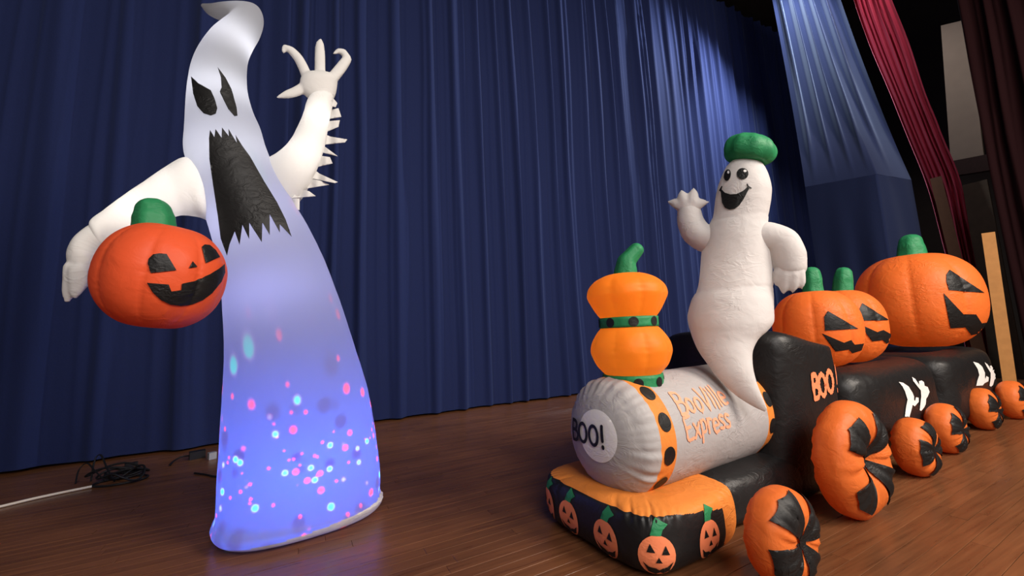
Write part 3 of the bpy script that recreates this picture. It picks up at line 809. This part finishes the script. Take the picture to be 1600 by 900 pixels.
# boiler: a cylinder along the train
BZ, BR = .575, .345
def lathe(a_r, nseg=120, disp=None, b0=0.0, z0=BZ, sub=2):
    secs = [(T(a, b0, z0), e2*r, ez*r, 2.0) for a, r in a_r]
    return loft(secs, nseg, sub, disp, True, True)
prof = [(-.005, .01), (-.004, .06), (-.002, .10), (.003, .135), (.012, .175), (.03, .22), (.05, .255), (.08, .29), (.105, .317), (.13, .332), (.16, .342), (.185, .345)]
prof += [(.185+.0208*i, .345) for i in range(1, 53)]
prof += [(1.35, .34), (1.40, .32)]
def cap_disp(a, t, p):
    s = sx(p)
    w = math.exp(-((s-.12)/.075)**2)
    return .030*w*(math.sin(a*23+2*noise.noise(V((a*3, 0, 0))))*noise.noise(V((math.cos(a)*4, math.sin(a)*4, 1)))*1.8) + .006*noise.noise(p*6) \
        - .05*w*math.exp(-((a-1.72)/.10)**2)
bl = lathe(prof, 220, cap_disp); bl_b = bl.bvh()
boil = make('boiler', bl.select(lambda c: .31 < sx(c) < 1.265), M_GREY, loco)
cap = make('boiler_cap', bl.select(lambda c: sx(c) <= .185), M_GREY, loco)
disc = print_at('cap_badge', [oval(-.045, .03, .145, .145, 48)], T(-.1, 0, BZ), -e2*-1, ez, -e1, bl_b, M_WHITE, cap, .006, .016)
bf = make('boiler_band', bl.select(lambda c: .185 < sx(c) <= .31), M_TANG, loco)
br = make('boiler_band', bl.select(lambda c: sx(c) >= 1.265), M_TANG, loco)
for bo, a in ((bf, .2475), (br, 1.325)):
    for k in range(12):
        th = 2*PI*(k+.35)/12; n = (e2*math.cos(th)+ez*math.sin(th)); tang = (-e2*math.sin(th)+ez*math.cos(th))
        print_at('dot', [oval(0, 0, .046, .052, 18)], T(a, 0, BZ)+n*.345, e1, tang, n, bl_b, M_PRINT, bo, .004, .03, .2)
vs, fs = lettering('BOO!', .115, .17, gap=.03)
make('lettering', project(vs, fs, frame_cast(T(-.1, .03, BZ+.03), -e2, ez, -e1), bl_b, .011), M_PRINT, cap)
for word, (px, py), hh, sd in (('BooVille', (1094, 622), .135, 3), ('Express', (1106, 660), .125, 8)):
    h = bl_b.ray_cast(CAM, ray(px, py)); n = h[1] if h[1].dot(CAM-h[0]) > 0 else -h[1]
    n = (n - e1*n.dot(e1)).normalized(); vv = n.cross(e1)
    if vv.z < 0: vv = -vv
    print_text('lettering', word, hh, .13, h[0], e1, vv, n, bl_b, M_PALELET, boil, .004, jit=.07, gap=.0, drip=.14, seed=sd)
# chimney of two squashed pumpkins and two green bands
CHX, CHY = T(.365, -.01, 0).x, T(.365, -.01, 0).y
def chim(rs, rib, seed):
    secs = [(V((CHX, CHY, z)), V((r*1.05, 0, 0)), V((0, r*1.05, 0)), 2.0) for z, r in rs]
    def d(a, t, p):
        q = abs(math.sin((a+.35)*4)); bulge = math.sin(PI*min(max(t, 0), 1))
        return rib*(-(1-q**.5))*bulge + .012*math.exp(-(q/.4)**2)*math.sin(p.z*150)*bulge*.5 + .015*noise.noise(p*8)
    return loft(secs, 112, 6, d)
chn = make('chimney', chim([(.925, .165), (.94, .176), (.985, .212), (1.05, .238), (1.085, .242), (1.13, .232), (1.18, .205), (1.215, .178), (1.225, .165)], .07, 1), M_AMBER, loco)
make('chimney', chim([(1.285, .165), (1.295, .175), (1.34, .205), (1.41, .238), (1.445, .242), (1.49, .228), (1.535, .185), (1.565, .12), (1.575, .04)], .07, 2), M_AMBER, loco)
for z0, z1 in ((.84, .93), (1.218, 1.29)):
    g = loft([(V((CHX, CHY, z0)), V((.15, 0, 0)), V((0, .15, 0)), 2.0), (V((CHX, CHY, z0+.004)), V((.187, 0, 0)), V((0, .187, 0)), 2.0), (V((CHX, CHY, z1-.004)), V((.187, 0, 0)), V((0, .187, 0)), 2.0), (V((CHX, CHY, z1)), V((.15, 0, 0)), V((0, .15, 0)), 2.0)], 72, 4, bdisp(.008, 8), True, True)
    bo = make('chimney_band', g, M_GREEN, loco); gb = g.bvh()
    for k in range(8):
        th = 2*PI*(k+.28)/8; n = V((math.cos(th), math.sin(th), 0)); tg = V((-math.sin(th), math.cos(th), 0))
        print_at('dot', [oval(0, 0, .030, .030, 16)], V((CHX, CHY, (z0+z1)/2)), tg, ez, n, gb, M_PRINT, bo, .004, .03)
cst = on_plane(994, 386, V((CHX, CHY, 0)), V((CHX, CHY, 0)).normalized())
make('chimney_stem', stem_geo(V((CHX, CHY, 1.55)), cst-V((0, 0, .02)), .068, .050, (-.02, .01, .02)), M_GREEN, loco)
inner('chimney_diode', (CHX, CHY, 1.08), 1.25, (1, .74, .42), .05); inner('chimney_diode', (CHX, CHY, 1.43), 1.25, (1, .74, .42), .05)

# wheels: made round the local -Y axis, so that copies can be set anywhere
def wheel_mesh(R, w, dimple, hub, seed):
    g = Geo(); nu, prof = 96, []
    for i in range(41):
        t = PI*i/40; r = math.sin(t); a = math.cos(t)
        rr = R*abs(r)**.86; ax = w*math.copysign(abs(a)**.8, a)
        ax -= math.copysign(dimple*math.exp(-(rr/(R*.36))**2), a)
        prof.append((rr, ax))
    v = []; f = []
    for i, (r, ax) in enumerate(prof):
        for j in range(nu):
            a = 2*PI*j/nu; s = noise.noise(V((math.cos(a)*3, math.sin(a)*3, i*.12+seed)))
            k = 1 + .016*s; pk = R*math.exp(-((r/R-.6)/.28)**2)*(.022*math.sin(a*13+2*s)+.02*noise.noise(V((math.cos(a)*6, math.sin(a)*6, seed)))+.012*math.sin(a*29+3*s))*(1 if ax > 0 else 1)
            v.append(V((r*k*math.cos(a), -(ax+pk*math.copysign(1, ax)), r*k*math.sin(a))))
    for i in range(len(prof)-1):
        for j in range(nu):
            k = (j+1) % nu; f.append((i*nu+j, i*nu+k, (i+1)*nu+k, (i+1)*nu+j))
    return g.add(v, f)
def wheel(parent, R, w, dimple, a, b, roll, yaw=0.0, seed=0, wide=.30, ins=.10, outr=.80, rolls=(0, 90, 180, 270), turn=0.0):
    g = wheel_mesh(R, w, dimple, .1, seed); bv = g.bvh(); pr = Geo()
    hub = oval(0, 0, R*ins, R*ins, 16)
    vs, fs = fill2d([hub], R*.06); q = project(vs, fs, frame_cast(V((0, 0, 0)), V((1, 0, 0)), V((0, 0, 1)), V((0, -1, 0)), R*2), bv, .006+.018*R); pr.add(q.v, q.f)
    for ra in rolls:
        c, s = math.cos(math.radians(ra+45)), math.sin(math.radians(ra+45))
        lp = [(R*.05, -R*.05), (outr*R*.93, -outr*R*wide*1.25), (outr*R*1.06, 0), (outr*R*.93, outr*R*wide*1.25), (R*.05, R*.05)]
        lp = [(x*c-y*s, x*s+y*c) for x, y in lp]
        vs, fs = fill2d([lp], R*.045); q = project(vs, fs, frame_cast(V((0, 0, 0)), V((1, 0, 0)), V((0, 0, 1)), V((0, -1, 0)), R*2), bv, .004+.018*R); pr.add(q.v, q.f)
    me_o = make('wheel', g, M_ORANGE); pr_o = make('spoke_print', pr, M_PRINT)
    me_o.parent = parent; pr_o.parent = me_o
    me_o.location = T(a, b, R*.985) - wloc(parent)
    me_o.rotation_euler = (Matrix.Rotation(TA+yaw, 3, 'Z') @ Matrix.Rotation(math.radians(roll), 3, 'Y')).to_euler()
    return me_o
def tco(p): return sx(p), sy(p)
w1 = wheel(loco, .215, .115, .04, *tco(on_floor(1221, 836, .21)), 20, 0, 1, .42, .15, .9)
w2 = wheel(loco, .35, .145, .11, *tco(on_floor(1331, 714, .35)), 0, 0, 2, .31, .10, .84)

# wagons
def wagon(a0, a1, b0, b1, ztop, label):
    r = empty('inflatable_wagon', T((a0+a1)/2, (b0+b1)/2, 0), label, 'inflatable train', None)
    g = puffy(a0, a1, b0, b1, [(.06, .14, .12), (.10, .05, .05), (.22, .0, .0), (.45, .0, .0), (ztop-.14, .01, .01), (ztop-.05, .06, .06), (ztop-.01, .14, .15), (ztop, .28, .26), (ztop-.05, .42, .36)], 6.0, 128, 5, bdisp(.02, 4))
    o = make('body', g, M_BLACK, r); return r, o, g.bvh()
wg1, wb1, wv1 = wagon(2.31, 4.34, -.52, .50, .80, 'black inflatable wagon behind the cab carrying two pumpkins')
wg2, wb2, wv2 = wagon(4.37, 6.28, -.60, .54, .81, 'black inflatable rear wagon carrying the single largest pumpkin')
ww = {}
for wg, lst in ((wg1, ((1430, 697, .215, 45), (1478, 668, .215, -20))), (wg2, ((1536, 638, .215, -15), (1583, 624, .215, -10)))):
    for (px, py, R, rl) in lst:
        a, b = tco(on_floor(px, py, R))
        if not ww:
            src = wheel(wg, R, .125, .03, a, b, rl, 0, 3, .42, .12, .84); ww['m'] = src
        else:
            s0 = ww['m']; o = s0.copy(); COL.objects.link(o); o.parent = wg
            for c0 in s0.children:
                c = c0.copy(); COL.objects.link(c); c.parent = o
            o.location = T(a, b, .212) - wloc(wg); o.rotation_euler = (Matrix.Rotation(TA, 3, 'Z') @ Matrix.Rotation(math.radians(rl), 3, 'Y')).to_euler()
hz = (1390, 560, .11875)
H1 = [(110, 310), (165, 320), (240, 370), (290, 450), (310, 500), (310, 545), (325, 560), (335, 510), (370, 515), (372, 570), (320, 630), (290, 610), (285, 640), (250, 770), (190, 765), (205, 640), (225, 540), (190, 430), (160, 370)]
H2 = [(285, 245), (325, 270), (380, 350), (375, 300), (410, 290), (440, 310), (450, 360), (490, 375), (515, 440), (490, 500), (470, 530), (465, 600), (440, 650), (405, 690), (385, 680), (395, 590), (405, 500), (400, 420), (350, 360), (300, 295)]
H3 = [(1090, 45), (1160, 65), (1210, 110), (1245, 190), (1245, 250), (1250, 270), (1265, 230), (1295, 250), (1290, 300), (1240, 325), (1215, 355), (1130, 360), (1145, 290), (1170, 220), (1150, 140)]
H4 = [(1240, 50), (1280, 80), (1320, 140), (1310, 95), (1360, 100), (1410, 180), (1415, 230), (1370, 280), (1350, 350), (1325, 372), (1305, 360), (1320, 260), (1320, 190), (1270, 110)]
for lp, bo, bv in ((H1, wb1, wv1), (H2, wb1, wv1), (H3, wb2, wv2), (H4, wb2, wv2)):
    print_px('claw_print', [zoomed(lp, *hz)], bv, M_WHITE, bo, .006, 2.0)

# pumpkins riding in the wagons
def rider_pumpkin(c, rx, rz, stem_px, label, eye, mouth, z, face_az, stem_r, energy, phase):
    r = empty('riding_pumpkin', (c[0], c[1], c[2]-rz), label, 'pumpkin', None)
    g = pumpkin_geo(c, rx, rz, 8, .055, phase, (0, 0), 2.3, .016); make('shell', g, M_ORANGE, r); b = g.bvh()
    n = V((c[0], c[1], 0)).normalized()
    top = on_plane(*stem_px, V(c), n); foot = V((c[0], c[1], c[2]+rz*.90))
    make('stem', stem_geo(foot.lerp(V((top.x, top.y, foot.z)), .6), top, stem_r*1.1, stem_r), M_GREEN, r)
    fd = V((math.cos(face_az), math.sin(face_az), 0)); sd = V((-fd.y, fd.x, 0))
    for nm, lp in (('eye', eye), ('mouth', mouth)):
        vs, fs = fill2d([zoomed(lp, *z)], 2.5); q = project(vs, fs, px_cast, b, .006)
        m = Geo().add([p - sd*2*(p-V(c)).dot(sd) for p in q.v], q.f)
        if nm == 'eye':
            make('eye', q, M_PRINT, r); make('eye', m, M_PRINT, r)
        else:
            make('mouth', q, M_PRINT, r); make('mouth', m, M_PRINT, r)
    inner('pumpkin_diode', (c[0], c[1], c[2]-.1), energy, (1, .8, .6), .05)
    return r
rider_pumpkin((4.17, 2.12, 1.145), .35, .36, (1268, 428), 'orange scowling pumpkin directly behind the locomotive cab', [(285, 410), (300, 387), (425, 460), (288, 468)],
              [(275, 478), (365, 517), (395, 505), (410, 525), (447, 520), (437, 548), (400, 560), (385, 545), (330, 553)], (1180, 340, .3777), math.radians(-62), .075, 1.2, -.35)
rider_pumpkin((4.92, 2.26, 1.15), .37, .385, (1318, 428), 'orange scowling pumpkin second behind the cab, half hidden by the first', [(100, 560), (120, 513), (310, 632), (105, 635)],
              [(122, 668), (225, 715), (268, 700), (330, 735), (345, 732), (335, 775), (290, 795), (260, 770), (190, 780), (150, 730)], (1320, 360, .2222), math.radians(-60), .08, 1.2, -.3)
rider_pumpkin((6.80, 2.28, 1.42), .605, .60, (1423, 380), 'largest orange pumpkin, riding on the rear wagon', [(712, 310), (735, 278), (980, 440), (730, 420), (712, 360)],
              [(692, 440), (830, 588), (920, 590), (960, 652), (1040, 640), (1020, 690), (965, 720), (885, 735), (845, 680), (740, 688)], (1320, 360, .2222), math.radians(-52), .13, 3.0, .26)

# ================================================================== LITTLE GHOST RIDING THE LOCOMOTIVE
RB = V((2.69, 1.79, 0)); rn = V((RB.x, RB.y, 0)).normalized()
rider = empty('ghost_engineer', (RB.x, RB.y, 1.0), 'smiling white inflatable ghost with green cap riding on the boiler', 'inflatable ghost')
def Q(x, y, fwd=0.0): return on_plane(1020+x*.522, 190+y*.522, RB-rn*fwd, rn)
def rrow(l, r, k=.8, fwd=0.0, p=2.0):
    a, b = Q(*l, fwd), Q(*r, fwd); return ((a+b)/2, (b-a)/2, rn*((b-a).length/2*k), p)
rr = [rrow((262, 112), (300, 112)), rrow((240, 118), (322, 120)), rrow((220, 137), (337, 138)), rrow((207, 162), (348, 163)), rrow((195, 195), (356, 196)), rrow((188, 230), (355, 230)), rrow((184, 262), (349, 264)), rrow((179, 290), (345, 296), .82), rrow((166, 312), (347, 318), .8),
      rrow((152, 345), (351, 345), .78), rrow((147, 385), (357, 385), .76), rrow((143, 430), (359, 430), .76), rrow((138, 480), (361, 480), .78), rrow((132, 505), (361, 508), .8), rrow((116, 535), (363, 537), .8, .02), rrow((106, 575), (365, 577), .8, .04),
      rrow((107, 605), (362, 602), .8, .06), rrow((115, 635), (345, 625), .78, .09), rrow((126, 665), (318, 650), .78, .13), rrow((142, 695), (302, 680), .75, .18), rrow((163, 725), (298, 708), .7, .22), rrow((192, 765), (301, 742), .65, .26), rrow((226, 800), (310, 778), .6, .28),
      rrow((263, 830), (321, 808), .55, .29), rrow((303, 854), (334, 838), .5, .29), rrow((334, 868), (342, 860), .5, .29)]
Z_NECK, Z_WAIST = Q(262, 293).z, Q(250, 503).z
def rdisp(a, t, p): return .014*noise.noise(p*5) + .006*noise.noise(p*16) - .018*math.exp(-((p.z-Z_NECK)/.012)**2) - .016*math.exp(-((p.z-Z_WAIST)/.012)**2)
rg = loft(rr, 72, 6, rdisp); rb = rg.bvh()
make('body', rg, M_RIDER, rider)
rz8 = (1100, 200, .16667)
ey = []
print_px('eye', [zoomed(oval(224, 445, 31, 55, 24, .18), *rz8)], rb, M_PRINT, rider, .006, 1.6)
print_px('eye', [zoomed(oval(362, 432, 53, 53, 24), *rz8)], rb, M_PRINT, rider, .006, 1.6)
print_px('eye_highlight', [zoomed(oval(236, 420, 10, 14, 12), *rz8)], rb, M_WHITE, rider, .010, 1.5)
print_px('eye_highlight', [zoomed(oval(384, 410, 14, 12, 12), *rz8)], rb, M_WHITE, rider, .010, 1.5)
print_px('mouth', [zoomed([(147, 588), (172, 545), (180, 548), (172, 578), (200, 607), (250, 625), (310, 620), (370, 590), (405, 555), (396, 528), (408, 524), (416, 546), (448, 566), (440, 573), (422, 568), (400, 612), (370, 670), (330, 730), (290, 760), (240, 768), (200, 750), (175, 700), (163, 600), (155, 593)], *rz8)], rb, M_PRINT, rider, .007, 2.2)
rm = (Q(101, 300)-Q(100, 300)).length
def rtube(pts, rad, fwd, fl=.85): return tube([Q(p[0], p[1], fwd) for p in pts], [r*rm for r in rad], 28, 5, rn, fl, True, lambda a, t, p: .02*noise.noise(p*9))
def spike(pts, rad, fwd, fl=.8): return tube([Q(p[0], p[1], fwd) for p in pts], [r*rm for r in rad], 14, 4, rn, fl)
ar = make('arm', rtube([(300, 345), (350, 348), (385, 362), (404, 395), (411, 432)], (44, 44, 43, 43, 40), .02), M_RIDER, rider)
hd = fuse(union(rtube([(410, 436), (409, 446)], (38, 37), .03, .7), spike([(380, 455), (373, 478), (370, 492)], (17, 12, 3), .05), spike([(398, 462), (393, 496), (391, 517)], (18, 13, 3), .06), spike([(420, 462), (420, 492), (419, 513)], (18, 13, 3), .06), spike([(437, 455), (444, 484), (446, 500)], (16, 11, 3), .05)), .010)
make('hand', hd, M_RIDER, ar)
al = make('arm', rtube([(210, 352), (160, 350), (128, 330), (112, 298), (108, 270)], (42, 44, 42, 39, 35), .02), M_RIDER, rider)
hd = fuse(union(rtube([(107, 262), (106, 254)], (33, 34), .03, .7), spike([(88, 252), (64, 243), (46, 240)], (19, 15, 4), .04), spike([(94, 240), (88, 220), (86, 206)], (19, 15, 4), .05), spike([(118, 240), (121, 216), (122, 200)], (20, 15, 4), .05), spike([(126, 252), (148, 243), (165, 241)], (19, 14, 4), .04)), .010)
make('hand', hd, M_RIDER, al)
# puffed green cap
def cap_d(a, t, p): return .05*math.sin(a*9+1)*(.3+.7*t) + .05*noise.noise(p*7)
cg = loft([rrow((250, 124), (322, 124), .8), rrow((228, 118), (338, 126), .85), rrow((216, 108), (352, 122), .9), rrow((212, 92), (366, 108), .9), rrow((216, 74), (371, 90), .9), rrow((226, 58), (364, 70), .9), rrow((244, 46), (346, 54), .85), rrow((265, 40), (325, 44), .8), rrow((284, 39), (304, 40), .7)], 72, 5, cap_d)
make('cap', cg, M_GREEN, rider)
inner('rider_diode', Q(255, 470), .8, (1, .93, .86), .08)

# ================================================================== CABLES ON THE FLOOR AT THE LEFT
def cable(name, pts, r, mat, label, cat, group=None):
    g = tube([V(p) for p in pts], [r]*len(pts), 10, 5)
    return tag(make(name, g, mat), label, cat, group)
F = lambda px, py, z: on_floor(px, py, 0) + V((0, 0, z))
cable('extension_cord', [F(-40, 802, .012), F(0, 794, .012), F(50, 782, .012), F(96, 772, .012), F(140, 763, .012)], .011, M_CORD, 'cream coloured cord lying straight along the floor at left', 'cord')
cord = empty('cable_bundle', F(185, 748, 0), 'heap of tangled black cables on the floor by the left curtain', 'cable')
rnd = random.Random(5)
for k in range(7):
    c = F(186+rnd.uniform(-12, 12), 750+rnd.uniform(-6, 6), 0); pts = []
    rx, ry, ph = rnd.uniform(.08, .22), rnd.uniform(.05, .13), rnd.uniform(0, 6)
    for i in range(15):
        a = i/14*2*PI*1.15 + ph
        pts.append(c + V((rx*math.cos(a), ry*math.sin(a), .012+.018*k*(.6+.4*math.sin(a*2+k)))))
    make('cable_loop', tube(pts, [.009]*15, 8, 4), M_CABLE, cord)
make('cable_loop', tube([F(118, 756, .008), F(122, 751, .10), F(134, 749, .15), F(147, 751, .09), F(163, 754, .02)], [.006]*5, 8, 5), M_CABLE, cord)
make('cable_loop', tube([F(142, 752, .01), F(146, 747, .17), F(155, 746, .21), F(166, 749, .10), F(178, 754, .02)], [.007]*5, 8, 5), M_CABLE, cord)
make('plug', box(F(205, 729, .02), (.10, .05, .04), .4), M_CABLE, cord, False)
ad = empty('power_adapter', F(312, 718, 0), 'black power adapter with a clear plug on the floor left of the tall ghost', 'adapter')
g = box(F(308, 716, .04), (.14, .09, .08), .3)
make('housing', g, M_CABLE, ad, False)
make('plug', box(F(331, 717, .035), (.07, .06, .07), .5), M_CLEAR, ad, False)
make('lead', tube([F(300, 716, .03), F(284, 718, .03), F(272, 722, .015), F(266, 728, .01)], [.008]*4, 8, 5), M_CABLE, ad)
cable('floor_cable', [F(305, 741, .01), F(320, 743, .01), F(334, 746, .01), F(352, 748, .01)], .008, M_CABLE, 'short black cable running under the tall ghost from the left', 'cable')
